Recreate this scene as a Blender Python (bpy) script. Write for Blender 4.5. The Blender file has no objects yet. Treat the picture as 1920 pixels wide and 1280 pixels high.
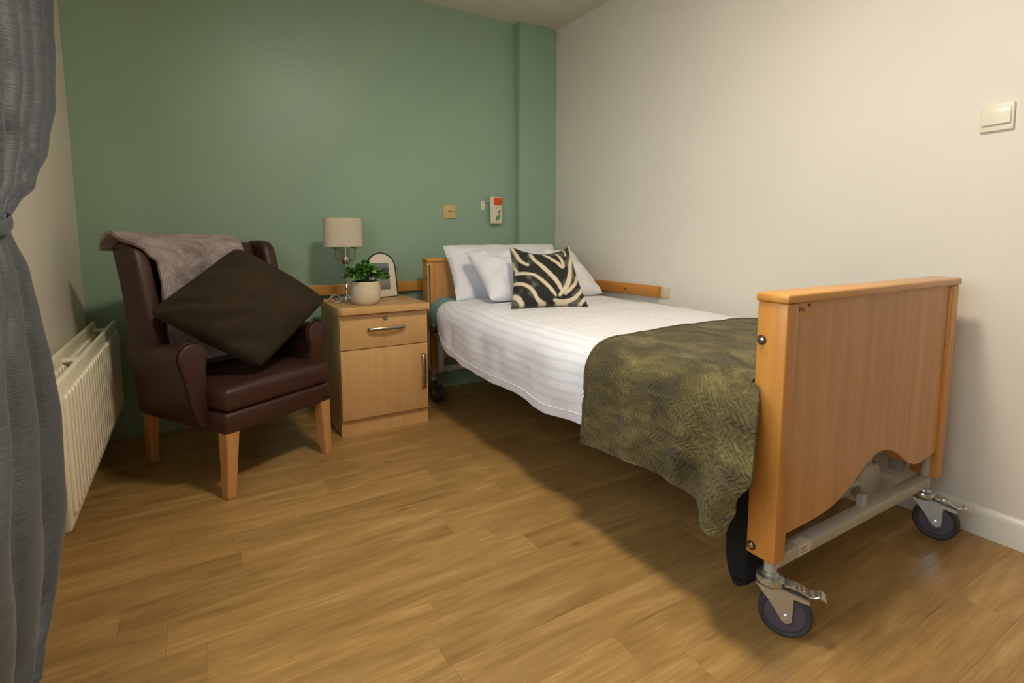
import bpy, bmesh, math, random
from mathutils import Vector, Matrix, noise

random.seed(7)
scene = bpy.context.scene
COL = scene.collection
PI = math.pi

# ------------------------------------------------------------------ camera, world, exposure
cam_d = bpy.data.cameras.new('camera')
cam = bpy.data.objects.new('camera', cam_d)
COL.objects.link(cam)
cam.location = (0, 0, 1.0)
cam.rotation_euler = (math.radians(90 - 6.202), 0, -0.541282)
cam_d.sensor_width = 36.0
cam_d.lens = 989.5 / 1920 * 36.0
cam_d.shift_y = -(640 - 547.5) / 1920
cam_d.clip_start = 0.02
scene.camera = cam

world = bpy.data.worlds.new('overcast_sky')
scene.world = world
world.use_nodes = True
bg = world.node_tree.nodes['Background']
bg.inputs['Color'].default_value = (0.80, 0.91, 1.0, 1)
bg.inputs['Strength'].default_value = 5.6

vs = scene.view_settings
vs.view_transform = 'Standard'
vs.look = 'None'
vs.gamma = 1.0
vs.use_curve_mapping = False
vs.exposure = 0.0

LAMP_POWER = 30.5          # watts of the ceiling lamp (built further down with its fitting)

# room: camera stands at the origin; left wall, right wall, green wall, wall behind the camera, ceiling
XL, XR, YB, YF, ZC = -0.455, 2.21, 3.14, -3.0, 2.39


# ------------------------------------------------------------------ materials
def lin(c):
    return tuple((v / 255 / 12.92) if v / 255 <= 0.04045 else ((v / 255 + 0.055) / 1.055) ** 2.4 for v in c) + (1.0,)


class NT:
    def __init__(self, name):
        self.m = bpy.data.materials.new(name)
        self.m.use_nodes = True
        self.t = self.m.node_tree
        self.b = self.t.nodes['Principled BSDF']

    def n(self, kind, **kw):
        nd = self.t.nodes.new(kind)
        for k, v in kw.items():
            if k in nd.inputs.keys():
                nd.inputs[k].default_value = v
            else:
                setattr(nd, k, v)
        return nd

    def l(self, a, ao, b, bi):
        self.t.links.new(a.outputs[ao], b.inputs[bi])

    def coord(self, out='Object', scale=(1, 1, 1), rand=False):
        tc = self.n('ShaderNodeTexCoord')
        mp = self.n('ShaderNodeMapping')
        mp.inputs['Scale'].default_value = scale
        self.l(tc, out, mp, 'Vector')
        if rand:
            oi = self.n('ShaderNodeObjectInfo')
            mu = self.n('ShaderNodeVectorMath', operation='SCALE')
            cv = self.n('ShaderNodeCombineXYZ', X=13.0, Y=29.0, Z=7.0)
            self.l(cv, 0, mu, 0)
            self.l(oi, 'Random', mu, 'Scale')
            self.l(mu, 0, mp, 'Location')
        return mp

    def ramp(self, src, out, stops):
        r = self.n('ShaderNodeValToRGB')
        el = r.color_ramp.elements
        while len(el) < len(stops):
            el.new(0.5)
        for e, (p, c) in zip(el, stops):
            e.position = p
            e.color = c
        self.l(src, out, r, 'Fac')
        return r

    def bump(self, src, out, strength, dist=0.002, prev=None):
        b = self.n('ShaderNodeBump', Strength=strength, Distance=dist)
        self.l(src, out, b, 'Height')
        if prev:
            self.l(prev, 'Normal', b, 'Normal')
        self.l(b, 'Normal', self.b, 'Normal')
        return b

    def set(self, **kw):
        for k, v in kw.items():
            self.b.inputs[k.replace('_', ' ')].default_value = v
        return self


def plain(name, c, rough=0.5, metal=0.0, var=0.0, vscale=20.0, bump=0.0, bscale=200.0, sheen=0.0, coat=0.0):
    t = NT(name)
    t.set(Roughness=rough, Metallic=metal)
    t.b.inputs['Sheen Weight'].default_value = sheen
    t.b.inputs['Coat Weight'].default_value = coat
    cl = lin(c)
    mp = t.coord()
    if var > 0:
        nz = t.n('ShaderNodeTexNoise', Scale=vscale, Detail=5.0)
        t.l(mp, 0, nz, 'Vector')
        lo = tuple(v * (1 - var) for v in cl[:3]) + (1,)
        hi = tuple(min(1, v * (1 + var)) for v in cl[:3]) + (1,)
        r = t.ramp(nz, 'Fac', [(0.3, lo), (0.7, hi)])
        t.l(r, 'Color', t.b, 'Base Color')
    else:
        t.b.inputs['Base Color'].default_value = cl
    if bump > 0:
        nb = t.n('ShaderNodeTexNoise', Scale=bscale, Detail=4.0)
        t.l(mp, 0, nb, 'Vector')
        t.bump(nb, 'Fac', bump, 0.002)
    return t.m


def wood(name, c_dark, c_light, axis='Z', rough=0.38, rand=False, grain=1.0, coat=0.0):
    """fine straight grain running along the given axis"""
    t = NT(name)
    t.set(Roughness=rough)
    t.b.inputs['Coat Weight'].default_value = coat
    s = {'X': (1.2, 26, 26), 'Y': (26, 1.2, 26), 'Z': (26, 26, 1.2)}[axis]
    mp = t.coord('Object', s, rand)
    n1 = t.n('ShaderNodeTexNoise', Scale=1.0, Detail=6.0, Distortion=0.35)
    t.l(mp, 0, n1, 'Vector')
    mp2 = t.coord('Object', tuple(v * 6 for v in s), rand)
    n2 = t.n('ShaderNodeTexNoise', Scale=1.0, Detail=3.0)
    t.l(mp2, 0, n2, 'Vector')
    ad = t.n('ShaderNodeMath', operation='MULTIPLY_ADD')
    ad.inputs[1].default_value = 0.35
    t.l(n2, 'Fac', ad, 0)
    t.l(n1, 'Fac', ad, 2)
    r = t.ramp(ad, 0, [(0.45 - 0.1 / grain, lin(c_dark)), (0.9 + 0.1 / grain, lin(c_light))])
    t.l(r, 'Color', t.b, 'Base Color')
    t.bump(ad, 0, 0.06, 0.001)
    return t.m


def plank_mat():
    t = NT('oak_plank')
    oi = t.n('ShaderNodeObjectInfo')
    mp = t.coord('Object', (2.6, 17, 17), True)
    n1 = t.n('ShaderNodeTexNoise', Scale=1.0, Detail=7.0, Distortion=0.5, Roughness=0.6)
    t.l(mp, 0, n1, 'Vector')
    mp2 = t.coord('Object', (7, 150, 150), True)
    n2 = t.n('ShaderNodeTexNoise', Scale=1.0, Detail=4.0, Roughness=0.6)
    t.l(mp2, 0, n2, 'Vector')
    ad = t.n('ShaderNodeMath', operation='MULTIPLY_ADD')
    ad.inputs[1].default_value = 0.50
    t.l(n2, 'Fac', ad, 0)
    t.l(n1, 'Fac', ad, 2)
    r = t.ramp(ad, 0, [(0.42, lin((116, 84, 44))), (0.62, lin((149, 113, 62))), (0.82, lin((169, 131, 76))), (1.0, lin((190, 152, 96)))])
    # knots and cathedral figure
    mk = t.coord('Object', (3.2, 7.5, 7.5), True)
    vo = t.n('ShaderNodeTexVoronoi', Scale=0.8)
    t.l(mk, 0, vo, 'Vector')
    kr = t.ramp(vo, 'Distance', [(0.0, (1, 1, 1, 1)), (0.085, (0, 0, 0, 1))])
    mx = t.n('ShaderNodeMix', data_type='RGBA', blend_type='MULTIPLY')
    ks = t.n('ShaderNodeMath', operation='MULTIPLY')
    ks.inputs[1].default_value = 0.55
    t.l(kr, 'Color', ks, 0)
    t.l(ks, 0, mx, 0)
    t.l(r, 'Color', mx, 6)
    mx.inputs[7].default_value = lin((120, 84, 50))
    # plank to plank tone
    hs = t.n('ShaderNodeHueSaturation')
    mr = t.n('ShaderNodeMapRange')
    mr.inputs['To Min'].default_value = 0.90
    mr.inputs['To Max'].default_value = 1.07
    t.l(oi, 'Random', mr, 'Value')
    t.l(mr, 0, hs, 'Value')
    t.l(mx, 2, hs, 'Color')
    t.l(hs, 'Color', t.b, 'Base Color')
    t.set(Roughness=0.42)
    t.bump(n2, 'Fac', 0.10, 0.001)
    return t.m


def plush_mat(name, c_dark, c_mid, c_light, pitch=0.016, amp=0.006, wave=0.034, rough=0.75):
    """long-napped plush with embossed wavy lines, laid out in the cloth's own UV metres"""
    t = NT(name)
    tc = t.n('ShaderNodeTexCoord')
    sep = t.n('ShaderNodeSeparateXYZ')
    # irregular warp
    nw = t.n('ShaderNodeTexNoise', Scale=16.0, Detail=4.0)
    t.l(tc, 'UV', nw, 'Vector')
    vm = t.n('ShaderNodeVectorMath', operation='MULTIPLY_ADD')
    vm.inputs[1].default_value = (0.045, 0.045, 0)
    t.l(nw, 'Color', vm, 0)
    t.l(tc, 'UV', vm, 2)
    t.l(vm, 0, sep, 0)
    s1 = t.n('ShaderNodeMath', operation='MULTIPLY')
    s1.inputs[1].default_value = 2 * PI / wave
    t.l(sep, 'Y', s1, 0)
    s2 = t.n('ShaderNodeMath', operation='SINE')
    t.l(s1, 0, s2, 0)
    s3 = t.n('ShaderNodeMath', operation='MULTIPLY_ADD')
    s3.inputs[1].default_value = amp
    t.l(s2, 0, s3, 0)
    t.l(sep, 'X', s3, 2)
    s4 = t.n('ShaderNodeMath', operation='MULTIPLY')
    s4.inputs[1].default_value = 2 * PI / pitch
    t.l(s3, 0, s4, 0)
    s5 = t.n('ShaderNodeMath', operation='SINE')
    t.l(s4, 0, s5, 0)
    # nap brushed this way and that: broad, soft-edged colour change of the pile
    nb = t.n('ShaderNodeTexNoise', Scale=7.0, Detail=9.0, Roughness=0.72, Distortion=0.7)
    ms = t.n('ShaderNodeMapping')
    ms.inputs['Scale'].default_value = (1.0, 1.8, 1.0)
    t.l(tc, 'UV', ms, 'Vector')
    t.l(ms, 0, nb, 'Vector')
    nf = t.n('ShaderNodeTexNoise', Scale=420.0, Detail=3.0)
    t.l(tc, 'UV', nf, 'Vector')
    a = t.n('ShaderNodeMath', operation='MULTIPLY_ADD')
    a.inputs[1].default_value = 0.025
    t.l(s5, 0, a, 0)
    t.l(nb, 'Fac', a, 2)
    b = t.n('ShaderNodeMath', operation='MULTIPLY_ADD')
    b.inputs[1].default_value = 0.16
    t.l(nf, 'Fac', b, 0)
    t.l(a, 0, b, 2)
    r = t.ramp(b, 0, [(0.44, lin(c_dark)), (0.59, lin(c_mid)), (0.78, lin(c_light))])
    t.l(r, 'Color', t.b, 'Base Color')
    t.set(Roughness=rough)
    t.b.inputs['Sheen Weight'].default_value = 0.10
    t.b.inputs['Sheen Roughness'].default_value = 0.4
    bp = t.bump(s5, 0, 0.5, 0.004)
    t.bump(nf, 'Fac', 0.5, 0.003, bp)
    return t.m


def duvet_mat():
    t = NT('satin_stripe_cotton')
    tc = t.n('ShaderNodeTexCoord')
    sep = t.n('ShaderNodeSeparateXYZ')
    t.l(tc, 'UV', sep, 0)
    s1 = t.n('ShaderNodeMath', operation='MULTIPLY')
    s1.inputs[1].default_value = 2 * PI / 0.036
    t.l(sep, 'Y', s1, 0)
    s2 = t.n('ShaderNodeMath', operation='SINE')
    t.l(s1, 0, s2, 0)
    r = t.ramp(s2, 0, [(0.35, lin((240, 238, 241))), (0.5, lin((231, 229, 234)))])
    t.l(r, 'Color', t.b, 'Base Color')
    mr = t.n('ShaderNodeMapRange')
    mr.inputs['To Min'].default_value = 0.75
    mr.inputs['To Max'].default_value = 0.45
    t.l(s2, 0, mr, 'Value')
    t.l(mr, 0, t.b, 'Roughness')
    nz = t.n('ShaderNodeTexNoise', Scale=14.0, Detail=5.0)
    t.l(tc, 'UV', nz, 'Vector')
    t.bump(nz, 'Fac', 0.35, 0.012)
    return t.m


def curtain_mat():
    t = NT('slub_satin')
    mp = t.coord('UV', (14, 330, 1))
    nz = t.n('ShaderNodeTexNoise', Scale=1.0, Detail=4.0, Distortion=0.6)
    t.l(mp, 0, nz, 'Vector')
    r = t.ramp(nz, 'Fac', [(0.3, lin((66, 70, 77))), (0.7, lin((96, 102, 110)))])
    t.l(r, 'Color', t.b, 'Base Color')
    t.set(Roughness=0.48)
    t.b.inputs['Sheen Weight'].default_value = 0.2
    t.bump(nz, 'Fac', 0.5, 0.003)
    return t.m


def attr_mat(name, rough=0.8):
    t = NT(name)
    at = t.n('ShaderNodeAttribute', attribute_name='pattern')
    t.l(at, 'Color', t.b, 'Base Color')
    t.set(Roughness=rough)
    t.b.inputs['Sheen Weight'].default_value = 0.1
    mp = t.coord('Object')
    nz = t.n('ShaderNodeTexNoise', Scale=420.0, Detail=3.0)
    t.l(mp, 0, nz, 'Vector')
    t.bump(nz, 'Fac', 0.25, 0.002)
    return t.m


def glass_mat():
    t = NT('window_glass')
    tr = t.n('ShaderNodeBsdfTransparent')
    gl = t.n('ShaderNodeBsdfGlossy', Roughness=0.01)
    mx = t.n('ShaderNodeMixShader', Fac=0.06)
    t.l(tr, 0, mx, 1)
    t.l(gl, 0, mx, 2)
    t.l(mx, 0, t.t.nodes['Material Output'], 'Surface')
    return t.m


def emit_mat(name, c, strength):
    t = NT(name)
    t.b.inputs['Base Color'].default_value = (0.9, 0.9, 0.9, 1)
    t.b.inputs['Emission Color'].default_value = c
    t.b.inputs['Emission Strength'].default_value = strength
    return t.m


M = {
    'green': plain('sage_green_paint', (150, 178, 152), 0.40, var=0.03, vscale=3, bump=0.10, bscale=90),
    'cream': plain('cream_wall_paint', (229, 221, 205), 0.55, var=0.015, vscale=3, bump=0.08, bscale=90),
    'ceiling': plain('ceiling_paint', (222, 214, 198), 0.8, var=0.01),
    'gloss_white': plain('white_gloss_paint', (232, 227, 212), 0.3),
    'joint': plain('dark_joint', (104, 74, 42), 0.9),
    'plank': plank_mat(),
    'beech_v': wood('beech_vertical', (186, 120, 48), (216, 154, 74), 'Z', 0.36, coat=0.15),
    'beech_x': wood('beech_lengthwise', (190, 124, 50), (222, 162, 78), 'X', 0.34, coat=0.15),
    'beech_y': wood('beech_rail', (180, 112, 42), (208, 142, 64), 'Y', 0.36, coat=0.15),
    'laminate': wood('beech_laminate', (188, 132, 74), (216, 164, 104), 'Z', 0.42),
    'maple_x': wood('maple_laminate', (196, 148, 88), (214, 170, 112), 'Z', 0.40, grain=0.7),
    'maple_top': wood('maple_top', (198, 152, 92), (216, 172, 114), 'X', 0.33, grain=0.7),
    'leg_wood': wood('oiled_beech_leg', (188, 132, 76), (214, 160, 100), 'Z', 0.42),
    'leather': plain('brown_vinyl', (64, 36, 27), 0.46, var=0.08, vscale=30, bump=0.10, bscale=260),
    'piping': plain('brown_piping', (50, 30, 24), 0.45),
    'velvet': plain('dark_olive_velvet', (45, 33, 11), 0.95, var=0.22, vscale=7, bump=0.12, bscale=300),
    'fleece': plush_mat('grey_fleece', (138, 122, 119), (172, 156, 153), (206, 191, 188), 0.013, 0.004, 0.024),
    'plush': plush_mat('olive_plush', (54, 46, 16), (88, 77, 34), (132, 120, 70), 0.0120, 0.0040, 0.030),
    'duvet': duvet_mat(),
    'cotton': plain('white_cotton', (234, 232, 236), 0.75, var=0.02, vscale=12, bump=0.5, bscale=14),
    'teal': plain('teal_vinyl_sheet', (120, 164, 160), 0.55, var=0.06, vscale=14, bump=0.3, bscale=14),
    'zebra': attr_mat('zebra_print_velvet'),
    'curtain': curtain_mat(),
    'chrome': plain('chrome', (222, 222, 218), 0.16, 0.9),
    'nickel': plain('brushed_nickel', (172, 163, 148), 0.30, 1.0, bump=0.05),
    'zinc': plain('zinc_plated_steel', (198, 206, 206), 0.22, 0.9),
    'frame_grey': plain('grey_powder_coat', (178, 172, 156), 0.42, bump=0.05),
    'housing': plain('grey_plastic', (196, 190, 174), 0.42),
    'tyre': plain('grey_rubber', (60, 61, 64), 0.55),
    'hub': plain('plum_grey_plastic', (84, 78, 92), 0.45),
    'navy': plain('navy_fabric', (11, 12, 20), 0.9, var=0.1, vscale=40),
    'black': plain('black_plastic', (22, 20, 20), 0.5),
    'rad': plain('radiator_enamel', (233, 225, 202), 0.35),
    'shade': plain('linen_shade', (206, 192, 168), 0.9, var=0.07, vscale=180, bump=0.3, bscale=420),
    'pot': plain('speckled_stoneware', (212, 196, 164), 0.5, var=0.06, vscale=22),
    'soil': plain('dark_moss', (26, 34, 14), 0.95),
    'leaf': plain('glossy_leaf', (78, 134, 48), 0.45, var=0.35, vscale=60),
    'leaf2': plain('pale_leaf', (128, 172, 84), 0.5, var=0.25, vscale=60),
    'bud': plain('cream_bud', (226, 224, 196), 0.6),
    'mat': plain('ivory_card', (226, 216, 196), 0.8),
    'socket': plain('aged_cream_plastic', (216, 186, 130), 0.4),
    'mark': plain('brown_mark', (150, 118, 66), 0.6),
    'call': plain('ivory_plastic', (232, 222, 196), 0.38),
    'red': plain('orange_red_button', (226, 86, 20), 0.42),
    'yellow': plain('yellow_button', (226, 200, 90), 0.5),
    'blue': plain('blue_button', (130, 138, 168), 0.5),
    'greenb': plain('green_button', (98, 146, 92), 0.5),
    'switch': plain('cream_switch_plastic', (232, 222, 198), 0.28),
    'sticker': plain('amber_sticker', (206, 140, 62), 0.3),
    'print': plain('brown_print', (74, 40, 16), 0.6),
    'gold': plain('yellow_print', (196, 160, 50), 0.5),
    'label': plain('pale_label', (216, 204, 184), 0.5),
    'lprint': plain('label_print', (140, 124, 100), 0.6),
    'patch': plain('old_paint_patch', (214, 198, 160), 0.6),
    'glass': glass_mat(),
    'wire': plain('pale_cable', (200, 196, 186), 0.4),
    'patio': plain('patio_slab', (150, 146, 138), 0.9, var=0.1, vscale=4),
}


# ------------------------------------------------------------------ mesh helpers
def link_mesh(name, bm, mat, parent=None, smooth=True, angle=35, world=False):
    """link a bmesh as one object; world=True: the coordinates are world metres, made local to the parent"""
    if world and parent is not None:
        bm.transform(world_of(parent).inverted())
    bmesh.ops.recalc_face_normals(bm, faces=bm.faces)
    me = bpy.data.meshes.new(name)
    bm.to_mesh(me)
    bm.free()
    if smooth:
        me.shade_smooth()
        me.set_sharp_from_angle(angle=math.radians(angle))
    mats = mat if isinstance(mat, (list, tuple)) else [mat]
    for k in mats:
        me.materials.append(M[k])
    o = bpy.data.objects.new(name, me)
    COL.objects.link(o)
    if parent is not None:
        o.parent = parent
    return o


def world_of(o):
    m = o.matrix_basis.copy()
    while o.parent is not None:
        o = o.parent
        m = o.matrix_basis @ m
    return m


def thing(name, label, cat, loc=(0, 0, 0), rz=0.0, group=None):
    o = bpy.data.objects.new(name, None)
    o.empty_display_size = 0.1
    COL.objects.link(o)
    o.location = loc
    o.rotation_euler = (0, 0, rz)
    return tag(o, label, cat, group)


def tag(o, label, cat, group=None):
    o['label'] = label
    o['category'] = cat
    if group:
        o['group'] = group
    return o


def struct(name, bm, mat, parent=None, label=None, **kw):
    o = link_mesh(name, bm, mat, parent, **kw)
    o['kind'] = 'structure'
    if label:
        o['label'] = label
    return o


def box(x0, x1, y0, y1, z0, z1, bev=0.0, seg=2, bm=None):
    b = bmesh.new()
    bmesh.ops.create_cube(b, size=1.0)
    for v in b.verts:
        v.co = Vector((x0 + (v.co.x + 0.5) * (x1 - x0), y0 + (v.co.y + 0.5) * (y1 - y0), z0 + (v.co.z + 0.5) * (z1 - z0)))
    if bev > 0:
        bmesh.ops.bevel(b, geom=b.edges[:], offset=bev, segments=seg, affect='EDGES', profile=0.5)
    return join(bm, b)


def join(bm, b):
    if bm is None:
        return b
    me = bpy.data.meshes.new('tmp')
    b.to_mesh(me)
    b.free()
    bm.from_mesh(me)
    bpy.data.meshes.remove(me)
    return bm


def xform(b, mat):
    b.transform(mat)
    return b


def lathe(profile, n=32, center=(0, 0, 0), sx=1.0, sy=1.0, bm=None):
    b = bmesh.new()
    rings = []
    for r, z in profile:
        if r < 1e-6:
            rings.append([b.verts.new((center[0], center[1], center[2] + z))])
        else:
            rings.append([b.verts.new((center[0] + sx * r * math.cos(2 * PI * i / n), center[1] + sy * r * math.sin(2 * PI * i / n), center[2] + z)) for i in range(n)])
    for a, c in zip(rings, rings[1:]):
        for i in range(n):
            j = (i + 1) % n
            if len(a) == 1 and len(c) == 1:
                continue
            if len(a) == 1:
                b.faces.new((a[0], c[i], c[j]))
            elif len(c) == 1:
                b.faces.new((a[i], a[j], c[0]))
            else:
                b.faces.new((a[i], a[j], c[j], c[i]))
    return join(bm, b)


def catmull(pts, sub=6):
    P = [Vector(p) for p in pts]
    out = []
    for i in range(len(P) - 1):
        p0, p1, p2, p3 = P[max(i - 1, 0)], P[i], P[i + 1], P[min(i + 2, len(P) - 1)]
        for k in range(sub):
            t = k / sub
            out.append(0.5 * ((2 * p1) + (p2 - p0) * t + (2 * p0 - 5 * p1 + 4 * p2 - p3) * t * t + (3 * p1 - p0 - 3 * p2 + p3) * t ** 3))
    out.append(P[-1])
    return out


def tube(pts, r, n=10, flat=1.0, up=(0, 0, 1), sub=0, bm=None, radii=None):
    """sweep a (flattened) circle along points"""
    if sub:
        pts = catmull(pts, sub)
    pts = [Vector(p) for p in pts]
    b = bmesh.new()
    rings = []
    for i, p in enumerate(pts):
        d = (pts[min(i + 1, len(pts) - 1)] - pts[max(i - 1, 0)]).normalized()
        s = d.cross(Vector(up))
        if s.length < 1e-4:
            s = d.cross(Vector((1, 0, 0)))
        s.normalize()
        u = s.cross(d).normalized()
        rr = r if radii is None else radii[min(i, len(radii) - 1)]
        rings.append([b.verts.new(p + s * (rr * math.cos(2 * PI * k / n)) + u * (rr * flat * math.sin(2 * PI * k / n))) for k in range(n)])
    for a, c in zip(rings, rings[1:]):
        for k in range(n):
            j = (k + 1) % n
            b.faces.new((a[k], a[j], c[j], c[k]))
    b.faces.new(rings[0])
    b.faces.new(rings[-1])
    return join(bm, b)


def cyl(p0, p1, r, n=20, r2=None, bm=None):
    return tube([p0, p1], r, n, bm=bm, radii=[r, r if r2 is None else r2])


def prism(poly, axis, a0, a1, bev=0.0, seg=2, bm=None):
    """extrude a 2D polygon along axis from a0 to a1; poly is in the two remaining axes in order"""
    b = bmesh.new()

    def mk(p, a):
        return {'X': (a, p[0], p[1]), 'Y': (p[0], a, p[1]), 'Z': (p[0], p[1], a)}[axis]
    lo = [b.verts.new(mk(p, a0)) for p in poly]
    hi = [b.verts.new(mk(p, a1)) for p in poly]
    n = len(poly)
    fs = [b.faces.new(lo), b.faces.new(hi)]
    for i in range(n):
        b.faces.new((lo[i], lo[(i + 1) % n], hi[(i + 1) % n], hi[i]))
    bmesh.ops.recalc_face_normals(b, faces=b.faces)
    if bev > 0:
        ed = [e for f in fs for e in f.edges]
        bmesh.ops.bevel(b, geom=ed, offset=bev, segments=seg, affect='EDGES', profile=0.5)
    return join(bm, b)


def grid(nu, nv, fn, thick=0.0, uv=None):
    """surface fn(i/nu, j/nv) -> Vector with UVs; thick > 0 gives it a back face offset along the normal"""
    b = bmesh.new()
    ul = b.loops.layers.uv.new('UVMap')
    V = [[b.verts.new(fn(i / nu, j / nv)) for j in range(nv + 1)] for i in range(nu + 1)]
    uvs = {}
    for i in range(nu + 1):
        for j in range(nv + 1):
            uvs[V[i][j]] = uv(i / nu, j / nv) if uv else (i / nu, j / nv)
    for i in range(nu):
        for j in range(nv):
            b.faces.new((V[i][j], V[i + 1][j], V[i + 1][j + 1], V[i][j + 1]))
    b.normal_update()
    for f in b.faces:
        for lp in f.loops:
            lp[ul].uv = uvs[lp.vert]
    if thick:
        nrm = {v: v.normal.copy() for v in b.verts}
        base = list(b.faces)
        back = {v: b.verts.new(v.co - nrm[v] * thick) for v in list(b.verts)}
        for f in base:
            nf = b.faces.new([back[v] for v in reversed(f.verts)])
            for lp, sv in zip(nf.loops, reversed(list(f.verts))):
                lp[ul].uv = uvs[sv]
        border = [V[i][0] for i in range(nu + 1)] + [V[nu][j] for j in range(1, nv + 1)] + [V[i][nv] for i in range(nu - 1, -1, -1)] + [V[0][j] for j in range(nv - 1, 0, -1)]
        for a, c in zip(border, border[1:] + border[:1]):
            nf = b.faces.new((a, back[a], back[c], c))
            for lp, sv in zip(nf.loops, (a, a, c, c)):
                lp[ul].uv = uvs[sv]
    return b


def frame_matrix(center, right, up):
    r = Vector(right).normalized()
    u = Vector(up)
    u = (u - r * u.dot(r)).normalized()
    n = r.cross(u)
    m = Matrix((r, u, n)).transposed().to_4x4()
    m.translation = Vector(center)
    return m


def pillow(w, h, t, n=28, pinch=0.05, wr=0.006, ws=9.0, seed=0, power=0.45, rnd_c=0.0, fold=None):
    """a stuffed cover: two bellied faces sewn together round the edge, corners drawn out"""
    b = bmesh.new()
    vs_ = {}

    def pos(i, j, s):
        u, v = -1 + 2 * i / n, -1 + 2 * j / n
        x = w / 2 * u * (1 - pinch * (1 - v * v))
        y = h / 2 * v * (1 - pinch * (1 - u * u))
        k = max(0.0, (1 - u * u) * (1 - v * v)) ** power
        q = Vector((x * ws + seed * 3.1, y * ws, s * 5.0))
        e = 1 - max(abs(u), abs(v)) ** 6
        z = s * t / 2 * k + wr * noise.noise(q) * e * s * 1.6 + wr * 0.7 * noise.noise(q * 2.3) * e
        rc = 1 - rnd_c * (u * v) ** 6
        x *= rc
        y *= rc
        if fold is not None:
            z += fold(u, v) * e * s
        return Vector((x, y, z))
    for i in range(n + 1):
        for j in range(n + 1):
            edge = i in (0, n) or j in (0, n)
            if edge:
                vv = b.verts.new(pos(i, j, 1))
                vs_[(i, j, 1)] = vs_[(i, j, -1)] = vv
            else:
                vs_[(i, j, 1)] = b.verts.new(pos(i, j, 1))
                vs_[(i, j, -1)] = b.verts.new(pos(i, j, -1))
    for i in range(n):
        for j in range(n):
            for s in (1, -1):
                f = [vs_[(i, j, s)], vs_[(i + 1, j, s)], vs_[(i + 1, j + 1, s)], vs_[(i, j + 1, s)]]
                b.faces.new(f if s > 0 else f[::-1])
    return b


def interp(tab, x):
    if x <= tab[0][0]:
        return tab[0][1]
    for (a, va), (c, vc) in zip(tab, tab[1:]):
        if x <= c:
            t = (x - a) / (c - a)
            t = t * t * (3 - 2 * t)
            return va + (vc - va) * t
    return tab[-1][1]


def text_mesh(txt, size, mat, parent, name, matrix):
    cu = bpy.data.curves.new('txt', 'FONT')
    cu.body = txt
    cu.size = size
    cu.extrude = 0.0002
    ob = bpy.data.objects.new('txt', cu)
    COL.objects.link(ob)
    bpy.context.view_layer.update()
    me = bpy.data.meshes.new_from_object(ob.evaluated_get(bpy.context.evaluated_depsgraph_get()))
    bpy.data.objects.remove(ob)
    b = bmesh.new()
    b.from_mesh(me)
    bpy.data.meshes.remove(me)
    b.transform(matrix)
    return link_mesh(name, b, mat, parent, smooth=False, world=True)


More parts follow.
